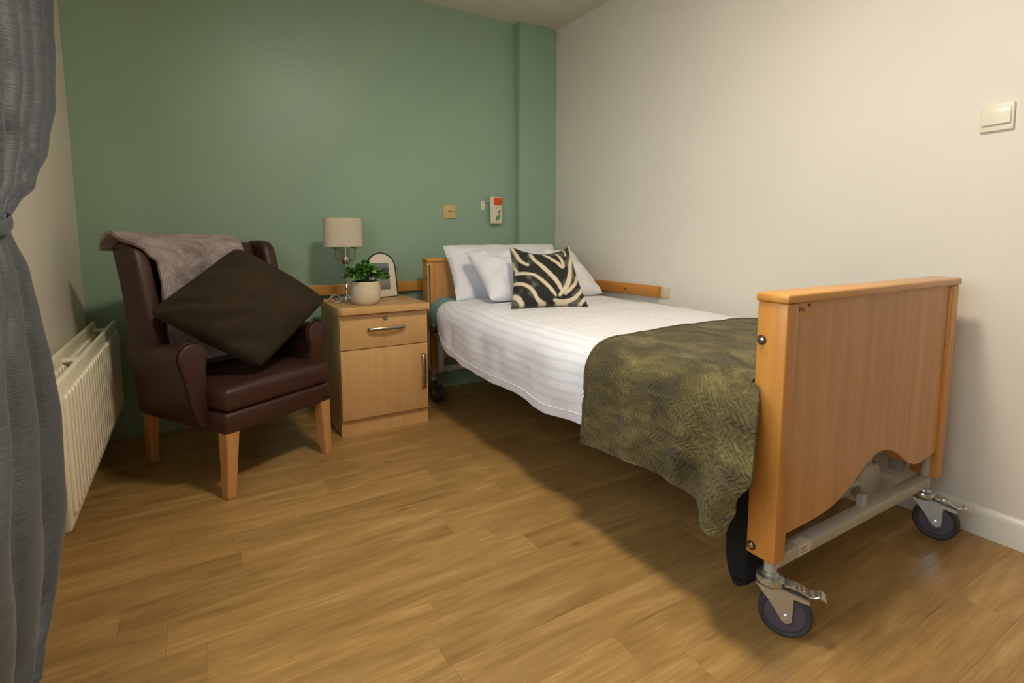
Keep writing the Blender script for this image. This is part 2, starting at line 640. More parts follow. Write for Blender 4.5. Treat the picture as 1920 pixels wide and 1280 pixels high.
# ------------------------------------------------------------------ the room
def build_room():
    base = box(XL - 0.1, XR + 0.1, YF - 0.1, YB + 0.1, -0.06, -0.004)
    floor = struct('floor', base, 'joint', label='oak effect plank floor', smooth=False)
    # planks run along x in rows; joints where the photograph shows them
    pitch, y_seam, length = 0.1255, 1.042, 0.92
    known = {-5: 1.775, -3: 0.96, -1: 1.385, 0: 0.458, 1: 1.42, 2: 0.894, 4: 0.70, 5: 0.074, 6: 0.977, 7: -0.12, 10: 0.885}
    shared = {}
    rnd = random.Random(3)
    for k in range(-33, 17):
        y0 = y_seam + k * pitch
        y1 = min(y0 + pitch, YB)
        y0 = max(y0, YF)
        if y1 - y0 < 0.01:
            continue
        j = known.get(k, rnd.uniform(0, length))
        while j > XL:
            j -= length
        while j < XR - 0.001:
            a, c = max(j, XL), min(j + length, XR)
            j += length
            if c - a < 0.01:
                continue
            key = (round(c - a, 3), round(y1 - y0, 3))
            if key not in shared:
                lx, ly = (c - a) / 2 - 0.00012, (y1 - y0) / 2 - 0.00012
                b = bmesh.new()
                bmesh.ops.create_cube(b, size=1.0)
                for v in b.verts:
                    v.co = Vector((v.co.x * 2 * lx, v.co.y * 2 * ly, -0.004 if v.co.z < 0 else 0.0))
                bmesh.ops.bevel(b, geom=[e for e in b.edges if all(v.co.z > -0.001 for v in e.verts)], offset=0.0003, segments=1, affect='EDGES')
                me = bpy.data.meshes.new('plank')
                bmesh.ops.recalc_face_normals(b, faces=b.faces)
                b.to_mesh(me)
                b.free()
                me.materials.append(M['plank'])
                shared[key] = me
            o = bpy.data.objects.new('plank', shared[key])
            COL.objects.link(o)
            o.parent = floor
            o.location = ((a + c) / 2, (y0 + y1) / 2, 0)

    struct('ceiling', box(XL - 0.1, XR + 0.1, YF - 0.1, YB + 0.1, ZC, ZC + 0.08), 'ceiling', smooth=False)
    wb = box(XL - 0.1, XR + 0.1, YB, YB + 0.1, -0.05, ZC)
    wall_back = struct('wall_back', wb, 'green', label='sage green end wall', smooth=False)
    struct('wall_pier', box(1.91, XR, 3.08, YB, 0, ZC, 0.004, 2), 'green', wall_back, smooth=False)
    struct('wall_right', box(XR, XR + 0.1, YF, YB, -0.05, ZC), 'cream', smooth=False)
    struct('wall_front', box(XL - 0.1, XR + 0.1, YF - 0.1, YF, -0.05, ZC), 'cream', smooth=False)
    # left wall with the window opening beside the camera
    oy0, oy1, oz0, oz1 = -0.55, 1.46, 0.86, 2.12
    wl = box(XL - 0.1, XL, oy1, YB, -0.05, ZC)
    box(XL - 0.1, XL, YF, oy0, -0.05, ZC, bm=wl)
    box(XL - 0.1, XL, oy0, oy1, oz1, ZC, bm=wl)
    box(XL - 0.1, XL, oy0, oy1, -0.05, oz0, bm=wl)
    struct('wall_left', wl, 'cream', smooth=False)
    # skirting boards, with a moulded top
    prof = [(0, 0), (0.015, 0), (0.015, 0.075), (0.012, 0.086), (0.006, 0.095), (0, 0.098)]
    struct('baseboard_right', prism([(XR - p, z) for p, z in prof], 'Y', YF, 3.08), 'gloss_white', angle=50)
    bpy.data.objects['baseboard_right'].data.transform(Matrix.Identity(4))
    struct('baseboard_left', prism([(XL + p, z) for p, z in prof], 'Y', oy1, YB), 'gloss_white', angle=50)
    # casement window in the left wall: frame, mullion, panes, sill
    fr = box(XL - 0.09, XL - 0.02, oy0, oy0 + 0.06, oz0, oz1)
    box(XL - 0.09, XL - 0.02, oy1 - 0.06, oy1, oz0, oz1, bm=fr)
    box(XL - 0.09, XL - 0.02, oy0, oy1, oz1 - 0.06, oz1, bm=fr)
    box(XL - 0.09, XL - 0.02, oy0, oy1, oz0, oz0 + 0.06, bm=fr)
    ym = (oy0 + oy1) / 2
    box(XL - 0.09, XL - 0.02, ym - 0.04, ym + 0.04, oz0, oz1, bm=fr)
    w = struct('window_1', fr, 'gloss_white', smooth=False, label='white framed casement window')
    link_mesh('window_sill', box(XL - 0.02, XL + 0.03, oy0 - 0.03, oy1, oz0 - 0.025, oz0, 0.004, 2), 'gloss_white', w)
    for a, c in ((oy0 + 0.06, ym - 0.04), (ym + 0.04, oy1 - 0.06)):
        link_mesh('pane', box(XL - 0.058, XL - 0.052, a, c, oz0 + 0.06, oz1 - 0.06), 'glass', w, smooth=False)
    struct('patio', box(-6, XL - 0.1, -5, 6, -0.15, -0.06), 'patio', smooth=False, label='paved ground outside the window')


def build_rails():
    r = thing('bumper_rail', 'beech bumper rail fixed along the green wall behind the bedside cabinet', 'rail', (0.9, YB, 0.655))
    b = box(-0.10, 1.905, 3.106, YB, 0.655, 0.716, 0.004)
    link_mesh('rail_bar', b, 'beech_x', r, world=True)
    r = thing('bumper_rail', 'beech bumper rail on the cream wall beside the pillows', 'rail', (XR, 2.5, 0.655))
    b = box(2.178, XR, 2.067, 3.08, 0.655, 0.716, 0.004)
    link_mesh('rail_bar', b, 'beech_y', r, world=True)
    link_mesh('screw', cyl((2.1785, 2.32, 0.684), (2.1765, 2.32, 0.684), 0.006), 'print', r, world=True)
    link_mesh('end_patch', box(2.204, XR, 2.005, 2.067, 0.652, 0.714, 0.001), 'patch', r, world=True)


# ------------------------------------------------------------------ ceiling lamp (out of view, lights the room)
def build_ceiling_lamp():
    cx, cy = 0.82, 0.92
    t = thing('ceiling_lamp', 'round white flush ceiling lamp in the middle of the room', 'lamp', (cx, cy, ZC))
    link_mesh('rim', lathe([(0.17, 0), (0.19, -0.005), (0.19, -0.03), (0.175, -0.035), (0.17, -0.03)], 40, (cx, cy, ZC)), 'gloss_white', t, world=True)
    area = PI * 0.17 ** 2
    M['lamp_glow'] = emit_mat('lamp_diffuser', (1.0, 0.90, 0.74, 1), LAMP_POWER / (area * PI))
    link_mesh('diffuser', lathe([(0.17, -0.03), (0.14, -0.045), (0.08, -0.055), (0, -0.058)], 40, (cx, cy, ZC)), 'lamp_glow', t, world=True)


# ------------------------------------------------------------------ bed
BX0, BX1 = 1.158, 2.088          # outer faces of the bed ends


def caster(bed, stem, ang, braked=True):
    """stem position on the floor plan, trailing direction ang; caster > fork, wheel (> hub disc), pedal"""
    R = 0.0625
    d = Vector((math.cos(ang), math.sin(ang), 0))
    s = Vector((-d.y, d.x, 0))
    sx, sy = stem
    m = Matrix.Translation((sx, sy, 0)) @ Matrix.Rotation(ang, 4, 'Z')   # local x trails, y is the axle
    cx = 0.038
    b = cyl((0, 0, 0.132), (0, 0, 0.150), 0.026, 24)
    b = lathe([(0, 0.162), (0.018, 0.162), (0.021, 0.154), (0.031, 0.151), (0.034, 0.144), (0.033, 0.134), (0.028, 0.128), (0, 0.128)], 28)
    # two fork cheeks
    for sg in (-1, 1):
        poly = [(-0.031, 0.132), (0.030, 0.133), (0.088, 0.120), (0.090, 0.108), (0.072, 0.110), (0.055, 0.113), (0.053, 0.052), (0.042, 0.044), (0.030, 0.050), (0.004, 0.090)]
        prism(poly, 'Y', sg * 0.0205, sg * 0.0235, 0.0008, 1, bm=b)
    prism([(-0.031, 0.132), (0.030, 0.133), (0.088, 0.120), (0.088, 0.117), (0.030, 0.130), (-0.031, 0.128)], 'Y', -0.0235, 0.0235, bm=b)
    c = link_mesh('caster', xform(b, m), 'zinc', bed, world=True)
    # wheel: tyre with rounded tread
    w = lathe([(0.0, -0.013), (0.049, -0.013), (0.051, -0.0145), (0.056, -0.0150), (R - 0.001, -0.010), (R, 0), (R - 0.001, 0.010), (0.056, 0.0150), (0.051, 0.0145), (0.049, 0.013), (0.0, 0.013)], 48)
    wm = m @ Matrix.Translation((cx, 0, R)) @ Matrix.Rotation(PI / 2, 4, 'X')
    link_mesh('wheel', xform(w, wm), 'tyre', c, world=True)
    h = lathe([(0, -0.0155), (0.044, -0.0150), (0.047, -0.0128), (0.047, 0.0128), (0.044, 0.0150), (0, 0.0155)], 40)
    link_mesh('hub_disc', xform(h, wm), 'hub', c, world=True)
    link_mesh('axle_bolt', xform(cyl((cx, -0.0275, R), (cx, 0.0275, R), 0.006, 6), m), 'chrome', c, world=True)
    if braked:
        prof = [(p.x, p.y) for p in catmull([(0.032, 0.140, 0), (0.060, 0.138, 0), (0.086, 0.128, 0), (0.098, 0.128, 0), (0.110, 0.133, 0), (0.122, 0.126, 0), (0.126, 0.120, 0)], 4)]
        p = prism(prof + [(x, z - 0.004) for x, z in reversed(prof)], 'Y', -0.017, 0.017, 0.001, 1)
        for k in range(3):
            box(0.052 + k * 0.011, 0.057 + k * 0.011, -0.010, 0.010, 0.137 - k * 0.003, 0.142 - k * 0.004, 0.0008, 1, bm=p)
        link_mesh('brake_pedal', xform(p, m), 'chrome', c, world=True)


def bed_end(bed, name, yo, yi, ptop, foot):
    """yo: outer face, yi: inner face (mattress side) of the end board"""
    y0, y1 = min(yo, yi), max(yo, yi)
    sgn = 1 if yi > yo else -1
    zt, zb = 0.842, 0.203
    ym = (y0 + y1) / 2
    # wavy-bottomed panel
    pan = [(BX0 + 0.04, zt), (BX1 - 0.04, zt), (BX1 - 0.04, 0.293), (2.03, 0.292)]
    if foot:
        curve = [(1.99, 0.288), (1.945, 0.282), (1.905, 0.284), (1.870, 0.294), (1.832, 0.313), (1.795, 0.337), (1.755, 0.358), (1.715, 0.372), (1.675, 0.377), (1.635, 0.371), (1.590, 0.354), (1.545, 0.329), (1.49, 0.301), (1.42, 0.276), (1.34, 0.267), (1.25, 0.264)]
        pan += [(p.x, p.y) for p in catmull([(a, c, 0) for a, c in curve], 4)]
    pan += [(BX0 + 0.04, 0.264)]
    yp = yo + sgn * 0.009
    b = prism(pan, 'Y', min(yp, yi - sgn * 0.005), max(yp, yi - sgn * 0.005), 0.001, 1)
    p = link_mesh(name, b, 'laminate', bed, world=True)
    for x0, x1 in ((BX0, BX0 + 0.047), (BX1 - 0.047, BX1)):
        link_mesh('post', box(x0, x1, y0, y1, zb, zt, 0.005, 3), 'beech_v', p, world=True)
        ch = x0 if x0 == BX0 else x1
        xc = x0 + 0.013 if x0 == BX0 else x1 - 0.013
        link_mesh('channel', box(xc - 0.006, xc + 0.006, yi - 0.004 if sgn > 0 else yi - 0.002, yi + 0.002 if sgn > 0 else yi + 0.004, zb + 0.01, zt - 0.015, 0.001, 1), 'zinc', p, world=True)
        link_mesh('channel_slot', box(xc - 0.002, xc + 0.002, yi - 0.003 if sgn > 0 else yi - 0.003, yi + 0.003, zb + 0.012, zt - 0.017), 'black', p, world=True)
        out = -1 if x0 == BX0 else 1
        xe = BX0 if out < 0 else BX1
        for z in (0.749, 0.226):
            yb = ym + sgn * 0.023
            bb = lathe([(0, 0.006), (0.004, 0.0055), (0.0075, 0.003), (0.008, 0.0005)], 20)
            rot = Matrix.Translation((xe, yb, z)) @ Matrix.Rotation(out * PI / 2, 4, 'Y')
            link_mesh('bolt', xform(bb, rot), 'nickel', p, world=True)
            ww = lathe([(0, 0.0012), (0.0115, 0.0012), (0.0125, 0.0002)], 20)
            link_mesh('bolt_washer', xform(ww, rot), 'print', p, world=True)
    link_mesh('cap_rail', box(BX0 - 0.004, BX1 + 0.004, y0 - 0.004, y1 + 0.004, zt, zt + 0.022, 0.006, 3), 'beech_x', p, world=True)
    return p


def build_bed():
    bed = thing('hospital_bed', 'beech ended profiling hospital bed on four braked casters', 'bed', (1.62, 1.83, 0))
    fb = bed_end(bed, 'footboard', 0.700, 0.776, 0.865, True)
    hb = bed_end(bed, 'headboard', 2.962, 2.882, 0.865, False)
    # maker's sticker on the footboard panel, beside the post
    st = box(1.213, 1.276, 0.7076, 0.7092, 0.803, 0.840, 0.0003, 1)
    s = link_mesh('sticker', st, 'sticker', fb, world=True)
    mt = Matrix.Translation((1.216, 0.7074, 0.819)) @ Matrix.Rotation(PI / 2, 4, 'X')
    text_mesh('Pro', 0.017, 'print', fb, 'sticker_lettering', mt)
    lg = lathe([(0, 0.0003), (0.006, 0.0003), (0.006, 0)], 18)
    xform(lg, Matrix.Translation((1.258, 0.7076, 0.833)) @ Matrix.Rotation(PI / 2, 4, 'X') @ Matrix.Diagonal((1, 0.65, 1, 1)))
    link_mesh('sticker_emblem', lg, 'print', fb, world=True)
    link_mesh('sticker_band', box(1.238, 1.264, 0.7072, 0.7078, 0.810, 0.816), 'gold', fb, world=True)
    # chassis: end tubes, stems, lift columns, side beams, platform
    for y, nm in ((0.735, 'foot'), (2.925, 'head')):
        e = link_mesh('end_bar', box(1.20, 2.045, y - 0.020, y + 0.016, 0.172, 0.206, 0.003, 2), 'frame_grey', bed, world=True)
        for x in (1.200, 2.045):
            link_mesh('stem', cyl((x, y - 0.002, 0.150), (x, y - 0.002, 0.34), 0.0150, 20), 'frame_grey', e, world=True)
        if nm == 'foot':
            link_mesh('label_plate', box(1.290, 1.345, y - 0.0208, y - 0.0195, 0.176, 0.204), 'label', e, world=True)
            link_mesh('label_plate', box(1.290, 1.340, y - 0.018, y + 0.004, 0.2055, 0.2066), 'label', e, world=True)
            pr = box(1.297, 1.322, y - 0.0212, y - 0.0205, 0.194, 0.1965)
            box(1.297, 1.315, y - 0.0212, y - 0.0205, 0.189, 0.191, bm=pr)
            box(1.297, 1.330, y - 0.0212, y - 0.0205, 0.183, 0.185, bm=pr)
            link_mesh('label_print', pr, 'lprint', e, world=True)
            link_mesh('clevis', prism([(1.635, 0.205), (1.662, 0.205), (1.662, 0.228), (1.657, 0.238), (1.640, 0.238), (1.635, 0.228)], 'Y', y - 0.004, y + 0.014, 0.001, 1), 'frame_grey', e, world=True)
    # thick telescopic column at the foot's far side
    link_mesh('lift_column', box(2.005, 2.05, 0.79, 0.83, 0.20, 0.40, 0.006, 2), 'frame_grey', bed, world=True)
    link_mesh('lift_column', box(1.20, 1.235, 2.83, 2.87, 0.20, 0.40, 0.006, 2), 'frame_grey', bed, world=True)
    for x in (1.20, 2.045):
        link_mesh('side_beam', box(x - 0.015, x + 0.015, 0.777, 2.88, 0.385, 0.425, 0.004, 2), 'frame_grey', bed, world=True)
    pl = box(1.21, 2.04, 0.785, 2.875, 0.425, 0.448, 0.003, 1)
    link_mesh('mattress_platform', pl, 'frame_grey', bed, world=True)
    # scissor lift tubes under the platform
    for x in (1.34, 1.92):
        link_mesh('lift_arm', tube([(x, 1.08, 0.22), (x, 1.9, 0.41)], 0.018, 10), 'frame_grey', bed, world=True)
        link_mesh('lift_arm', tube([(x + 0.05, 2.9, 0.20), (x + 0.05, 1.7, 0.40)], 0.018, 10), 'frame_grey', bed, world=True)
    # actuator at the foot end
    hs = prism([(1.742, 0.165), (1.800, 0.150), (1.868, 0.152), (1.882, 0.19), (1.878, 0.235), (1.862, 0.270), (1.775, 0.280), (1.745, 0.255), (1.738, 0.20)], 'Y', 0.79, 0.85, 0.012, 3)
    a = link_mesh('actuator', hs, 'housing', bed, world=True)
    link_mesh('actuator_shaft', cyl((1.815, 0.815, 0.265), (1.815, 0.815, 0.43), 0.022), 'housing', a, world=True)
    link_mesh('actuator_motor', tube([(1.77, 0.815, 0.212), (1.66, 0.83, 0.212), (1.58, 0.845, 0.212)], 0.032, 16), 'housing', a, world=True)
    link_mesh('rating_print', box(1.70, 1.735, 0.7835, 0.7850, 0.195, 0.225), 'lprint', a, world=True)
    cb = tube([(1.60, 0.86, 0.20), (1.56, 0.95, 0.12), (1.60, 1.2, 0.03), (1.66, 1.6, 0.02), (1.72, 2.2, 0.02), (1.8, 2.8, 0.2)], 0.004, 6, sub=6)
    link_mesh('cable', cb, 'black', a, world=True)
    caster(bed, (1.200, 0.733), math.radians(-58))
    caster(bed, (2.045, 0.733), math.radians(-72))
    caster(bed, (1.200, 2.923), math.radians(-80))
    caster(bed, (2.045, 2.923), math.radians(-120))
    return bed


# ---- bedding. Common profile across the bed: s runs over the top from the wall side to the hanging hem
ZT = 0.640           # top of the mattress with its duvet


def drape(s_total_fn, lift, x_left=1.108, wall_drop=0.12, r=0.105):
    """returns f(y, q) for q in 0..1 across the bed; lift raises the cloth, s_total_fn(y) gives the hem height"""
    def f(y, q):
        hem = s_total_fn(y)
        zt = ZT + lift
        xl, xr = x_left - lift, 2.098
        segs = [wall_drop, 1.57 * 0.06, (xr - 0.06) - (xl + r), 1.57 * r, max(0.02, zt - r - hem)]
        L = sum(segs)
        d = q * L
        if d < segs[0]:
            return Vector((xr, y, zt - 0.06 - segs[0] + d)), L
        d -= segs[0]
        if d < segs[1]:
            a = d / 0.06
            return Vector((xr - 0.06 + 0.06 * math.cos(a), y, zt - 0.06 + 0.06 * math.sin(a))), L
        d -= segs[1]
        if d < segs[2]:
            k = d / segs[2]
            return Vector((xr - 0.06 - d, y, zt + 0.012 * math.sin(PI * k))), L
        d -= segs[2]
        if d < segs[3]:
            a = d / r
            return Vector((xl + r - r * math.sin(a), y, zt - r + r * math.cos(a))), L
        d -= segs[3]
        return Vector((xl, y, zt - r - d)), L
    return f


def build_mattress():
    b = box(1.195, 2.055, 0.79, 2.872, 0.450, 0.612, 0.045, 4)
    bmesh.ops.subdivide_edges(b, edges=b.edges[:], cuts=2, use_grid_fill=True)
    o = link_mesh('mattress', b, 'teal')
    tag(o, 'teal covered mattress under the white duvet', 'mattress')
    # rumpled teal sheet hanging over the mattress corner at the head
    def fn(i, j):
        y = 2.872 - 0.30 * i
        P, L = drape(lambda y: 0.475, -0.014, 1.152, 0.05, 0.09)(y, 0.30 + 0.70 * j)
        w = 0.010 * noise.noise(Vector((y * 14, P.z * 9, P.x * 5))) + 0.006 * noise.noise(Vector((y * 34, P.z * 11, 3)))
        return P + Vector((w - 0.006, 0, w))
    o = link_mesh('fitted_sheet', grid(22, 40, fn, 0.004), 'teal')
    tag(o, 'rumpled teal sheet over the mattress corner by the headboard', 'sheet')


def build_duvet():
    hem = lambda y: interp([(0.8, 0.345), (1.35, 0.348), (1.7, 0.338), (2.1, 0.350), (2.45, 0.372), (2.58, 0.405), (2.68, 0.47)], y)
    f = drape(hem, 0.0)

    def fn(i, j):
        y = 0.795 + i * (2.67 - 0.795)
        P, L = f(y, j)
        side = max(0.0, min(1.0, (ZT - 0.03 - P.z) / 0.15)) if P.x < 1.5 else 0.0
        # head end turns under and the hem corner swings inwards
        n1 = noise.noise(Vector((y * 4.5, P.z * 4, P.x * 3)))
        n2 = noise.noise(Vector((y * 13, P.z * 7, P.x * 8 + 4)))
        fold = 0.5 + 0.5 * math.sin(y * 17 + 2.5 * n1)
        dx = -side * (0.014 * fold + 0.012 * n1 + 0.006 * n2)
        dz = (1 - side) * (0.008 * n1 + 0.004 * n2) + (0.005 * math.sin(y * 11) * side)
        tail = max(0.0, (y - 2.45) / 0.25)
        dx += side * tail * tail * 0.060
        dz -= (1 - side) * tail ** 3 * 0.012
        under = max(0.0, min(1.0, (y - 1.33) / 0.12))          # lies flat where the throw covers it
        dx = dx * under + 0.004 * (1 - under)
        dz *= under
        return P + Vector((dx, 0, dz))
    b = grid(110, 90, fn, 0.012, lambda i, j: (i * 1.9, j * 1.45))
    o = link_mesh('duvet', b, 'duvet', angle=80)
    tag(o, 'white satin striped duvet spread over the bed', 'duvet')
    # stitched hem line
    pts = [fn(i / 80, 0.975) + Vector((-0.002, 0, 0)) for i in range(81)]
    link_mesh('hem_seam', tube(pts, 0.0014, 6), 'cotton', o)


def build_throw():
    hem = lambda y: interp([(0.79, 0.265), (0.84, 0.262), (0.90, 0.315), (0.97, 0.328), (1.05, 0.332), (1.15, 0.320), (1.335, 0.306)], y)
    f = drape(hem, 0.016, 1.108, 0.06, 0.115)

    def fn(i, j):
        y = 0.782 + i * (1.335 - 0.782)
        P, L = f(y, j)
        side = max(0.0, min(1.0, (ZT - 0.02 - P.z) / 0.22)) if P.x < 1.5 else 0.0
        n1 = noise.noise(Vector((y * 6, P.z * 5, 2)))
        n2 = noise.noise(Vector((y * 17, P.z * 12, P.x * 12)))
        foot = max(0.0, (1.02 - y) / 0.22)
        fold = math.sin((y - 0.80) * 46 + 1.6 * n1 + P.z * 3)
        crease = math.exp(-((P.z - 0.50 + 0.10 * (y - 1.0)) / 0.012) ** 2) + math.exp(-((y - 1.17) / 0.010) ** 2) * (0.6 if P.z < 0.52 else 0.0)
        dx = -side * (0.008 + 0.024 * foot * fold + 0.014 * foot + 0.014 * n1 + 0.007 * n2 - 0.006 * crease)
        dz = (1 - side) * (0.007 * n1 + 0.005 * n2)
        reach = min(interp([(0.25, 0.0), (0.30, 0.022), (0.36, 0.048), (0.46, 0.09)], P.z), max(0.002, 0.789 - 0.665 * (P.x + min(dx, 0))))
        yy = -reach * max(0.0, 1 - (y - 0.782) / 0.12) if P.x < 1.154 else 0.0
        dx -= 0.010 * max(0.0, 1 - (y - 0.79) / 0.06) * side
        return P + Vector((min(dx, 0.002), yy, dz))
    b = grid(90, 110, fn, 0.012, lambda i, j: (i * 0.545, j * 1.45))
    o = link_mesh('throw_blanket', b, 'plush', angle=80)
    tag(o, 'olive green plush throw laid across the foot of the bed', 'blanket')
    rim = [fn(1.0, j / 90) + Vector((0, 0.003, -0.003)) for j in range(91)]
    link_mesh('rolled_edge', tube(rim, 0.007, 8), 'plush', o)


def build_pillows():
    # upright one against the headboard
    b = pillow(0.80, 0.37, 0.15, 48, 0.045, 0.020, 10, 1, 0.42, 0.02)
    xform(b, frame_matrix((1.640, 2.765, 0.782), (1, 0, 0.0), (0, 0.50, 0.83)))
    o = link_mesh('pillow', b, 'cotton', angle=70)
    tag(o, 'white pillow standing upright against the headboard', 'pillow', None)
    # reclining one in front
    b = pillow(0.76, 0.40, 0.17, 48, 0.06, 0.022, 10, 5, 0.42, 0.03)
    xform(b, frame_matrix((1.655, 2.495, 0.782), (1, 0.0, -0.01), (0, 0.78, 0.58)))
    o = link_mesh('pillow', b, 'cotton', angle=70)
    tag(o, 'white pillow slumped behind the zebra print cushion', 'pillow', None)


def build_zebra():
    n = 110
    b = pillow(0.385, 0.385, 0.125, n, 0.085, 0.004, 10, 9, 0.42)
    # zebra stripes: centre lines in the cushion's own square (0..1 across, 0..1 down)
    S = [([(.02, .02), (.08, .17), (.14, .32), (.24, .41)], .024),
         ([(.30, .15), (.34, .30), (.42, .42), (.50, .53), (.57, .63), (.63, .74), (.66, .84)], .030),
         ([(.51, .15), (.58, .28), (.66, .38), (.73, .46), (.75, .36), (.73, .24), (.69, .15)], .027),
         ([(.98, .03), (.95, .22), (.87, .40), (.83, .55), (.74, .75), (.62, .88)], .030),
         ([(.08, .52), (.20, .55), (.32, .59), (.43, .69), (.51, .79), (.57, .88)], .023),
         ([(.05, .67), (.17, .72), (.27, .80), (.34, .92), (.46, .98)], .023),
         ([(.01, .84), (.09, .90), (.15, 1.0)], .030),
         ([(1.0, .46), (.93, .60), (.85, .73), (.70, .86)], .021),
         ([(.99, .72), (.92, .82), (.80, .92), (.66, .95), (.55, .93)], .022),
         ([(.99, .88), (.92, .95), (.86, 1.0)], .020),
         ([(.83, .08), (.86, .17), (.82, .22)], .012),
         ([(.03, .30), (.06, .42), (.09, .50)], .014)]
    segs = []
    for pts, w in S:
        P = catmull([(x, y, 0) for x, y in pts], 5)
        segs.append((P, w))
    dark, cream, worn = lin((24, 21, 14)), lin((214, 197, 166)), lin((96, 100, 84))
    lay = b.loops.layers.color.new('pattern') if False else b.loops.layers.float_color.new('pattern')
    cols = {}
    for v in b.verts:
        u, w_ = v.co.x / 0.385 + 0.5, 0.5 - v.co.y / 0.385
        d = 1.0
        for P, w in segs:
            for si, (p, q) in enumerate(zip(P, P[1:])):
                ab = q - p
                wt = 0.25 + 0.75 * min(1.0, 5.0 * (1 - si / len(P))) if P[-1].y > 0.35 else 0.3 + 0.7 * min(1.0, 4.0 * (1 - si / len(P)))
                t = max(0, min(1, ((u - p.x) * ab.x + (w_ - p.y) * ab.y) / max(1e-9, ab.x ** 2 + ab.y ** 2)))
                dd = math.hypot(u - p.x - ab.x * t, w_ - p.y - ab.y * t) - w * wt
                d = min(d, dd)
        d += 0.006 * noise.noise(Vector((u * 30, w_ * 30, 1)))
        k = max(0.0, min(1.0, 0.5 - d / 0.010))
        wn = noise.noise(Vector((u * 9, w_ * 9, 5))) + 1.5 * (abs(u - 0.45) - 0.33)
        wk = max(0.0, min(0.8, wn * 2.2))
        base = tuple(a + (c - a) * wk for a, c in zip(dark, worn))
        cols[v] = tuple(a + (c - a) * k for a, c in zip(base, cream))
    for f in b.faces:
        for lp in f.loops:
            lp[lay] = cols[lp.vert]
    # top edge sags between two drawn-out ears and the cover narrows upwards
    for v in b.verts:
        k = max(0.0, v.co.y / 0.385 + 0.5)
        uu = v.co.x / 0.1925
        v.co.x *= 1 - 0.16 * k
        v.co.y -= 0.065 * k ** 3 * max(0.0, 1 - uu * uu)
    xform(b, frame_matrix((1.505, 2.185, 0.798), (0.93, -0.36, 0), (0.02, 0.26, 0.30)))
    o = link_mesh('cushion', b, 'zebra', angle=80)
    tag(o, 'zebra print cushion propped against the white pillows', 'cushion')


def build_bag():
    poly = [(.785, .384), (.785, .12), (.792, .090), (.810, .076), (.828, .082), (.845, .12), (.852, .165), (.856, .205), (.90, .228), (.96, .252), (1.01, .29), (1.03, .384)]
    pp = [(p.x, p.y) for p in catmull([(a, c, 0) for a, c in poly], 3)]
    b = prism(pp, 'X', 1.178, 1.285, 0.010, 3)
    o = link_mesh('fabric_bag', b, 'navy', angle=60)
    tag(o, 'navy fabric bag hanging from the bed frame behind the footboard post', 'bag')


# ------------------------------------------------------------------ bedside cabinet and what stands on it
def build_cabinet():
    x0, x1, yf, yb, zt = 0.578, 1.030, 2.575, 2.995, 0.650
    c = thing('bedside_cabinet', 'maple bedside cabinet with one drawer and one door beside the bed', 'cabinet', ((x0 + x1) / 2, 2.8, 0))
    b = box(x0, x0 + 0.018, yf + 0.018, yb, 0, zt - 0.035)
    box(x1 - 0.018, x1, yf + 0.018, yb, 0, zt - 0.035, bm=b)
    box(x0 + 0.018, x1 - 0.018, yb - 0.012, yb, 0.08, zt - 0.035, bm=b)
    box(x0 + 0.018, x1 - 0.018, yf + 0.018, yb - 0.012, 0.085, 0.10, bm=b)
    link_mesh('body', b, 'maple_x', c, world=True, smooth=False)
    # side edges that run to the floor either side of the plinth
    link_mesh('plinth', box(x0 + 0.018, x1 - 0.018, yf + 0.022, yf + 0.038, 0.0, 0.084, 0.0008, 1), 'maple_x', c, world=True)
    # top with rounded front corners
    r = 0.035
    X0, X1, Y0, Y1 = x0 - 0.008, x1 + 0.004, yf - 0.030, yb + 0.004
    poly = [(X0, Y1), (X0, Y0 + r)] + [(X0 + r - r * math.cos(a), Y0 + r - r * math.sin(a)) for a in [k * PI / 16 for k in range(1, 8)]] + [(X0 + r, Y0), (X1 - 0.006, Y0), (X1, Y0 + 0.006), (X1, Y1)]
    link_mesh('cabinet_top', prism(poly, 'Z', zt - 0.035, zt, 0.004, 3), 'maple_top', c, world=True)
    d = link_mesh('drawer', box(x0 + 0.002, x1 - 0.002, yf, yf + 0.018, 0.440, 0.609, 0.0012, 2), 'maple_x', c, world=True)
    h = tube([(0.716, yf - 0.004, 0.533), (0.722, yf - 0.020, 0.533), (0.765, yf - 0.028, 0.534), (0.808, yf - 0.030, 0.535), (0.852, yf - 0.028, 0.536), (0.895, yf - 0.020, 0.537), (0.901, yf - 0.004, 0.537)], 0.0095, 10, 0.40, (0, 1, 0), sub=5)
    link_mesh('handle', h, 'nickel', d, world=True)
    lk = lathe([(0, 0.006), (0.009, 0.006), (0.0105, 0.004), (0.0105, 0)], 20)
    xform(lk, Matrix.Translation((0.806, yf, 0.583)) @ Matrix.Rotation(PI / 2, 4, 'X'))
    box(0.805, 0.807, yf - 0.0066, yf - 0.005, 0.579, 0.587, bm=lk)
    link_mesh('lock', lk, 'nickel', d, world=True)
    dr = link_mesh('door', box(x0 + 0.002, x1 - 0.002, yf, yf + 0.018, 0.087, 0.436, 0.0012, 2), 'maple_x', c, world=True)
    h = tube([(1.0, yf - 0.004, 0.380), (1.0, yf - 0.018, 0.374), (1.0, yf - 0.026, 0.335), (1.0, yf - 0.028, 0.295), (1.0, yf - 0.026, 0.255), (1.0, yf - 0.018, 0.206), (1.0, yf - 0.004, 0.200)], 0.0095, 10, 0.40, (0, 1, 0), sub=5)
    link_mesh('handle', h, 'nickel', dr, world=True)


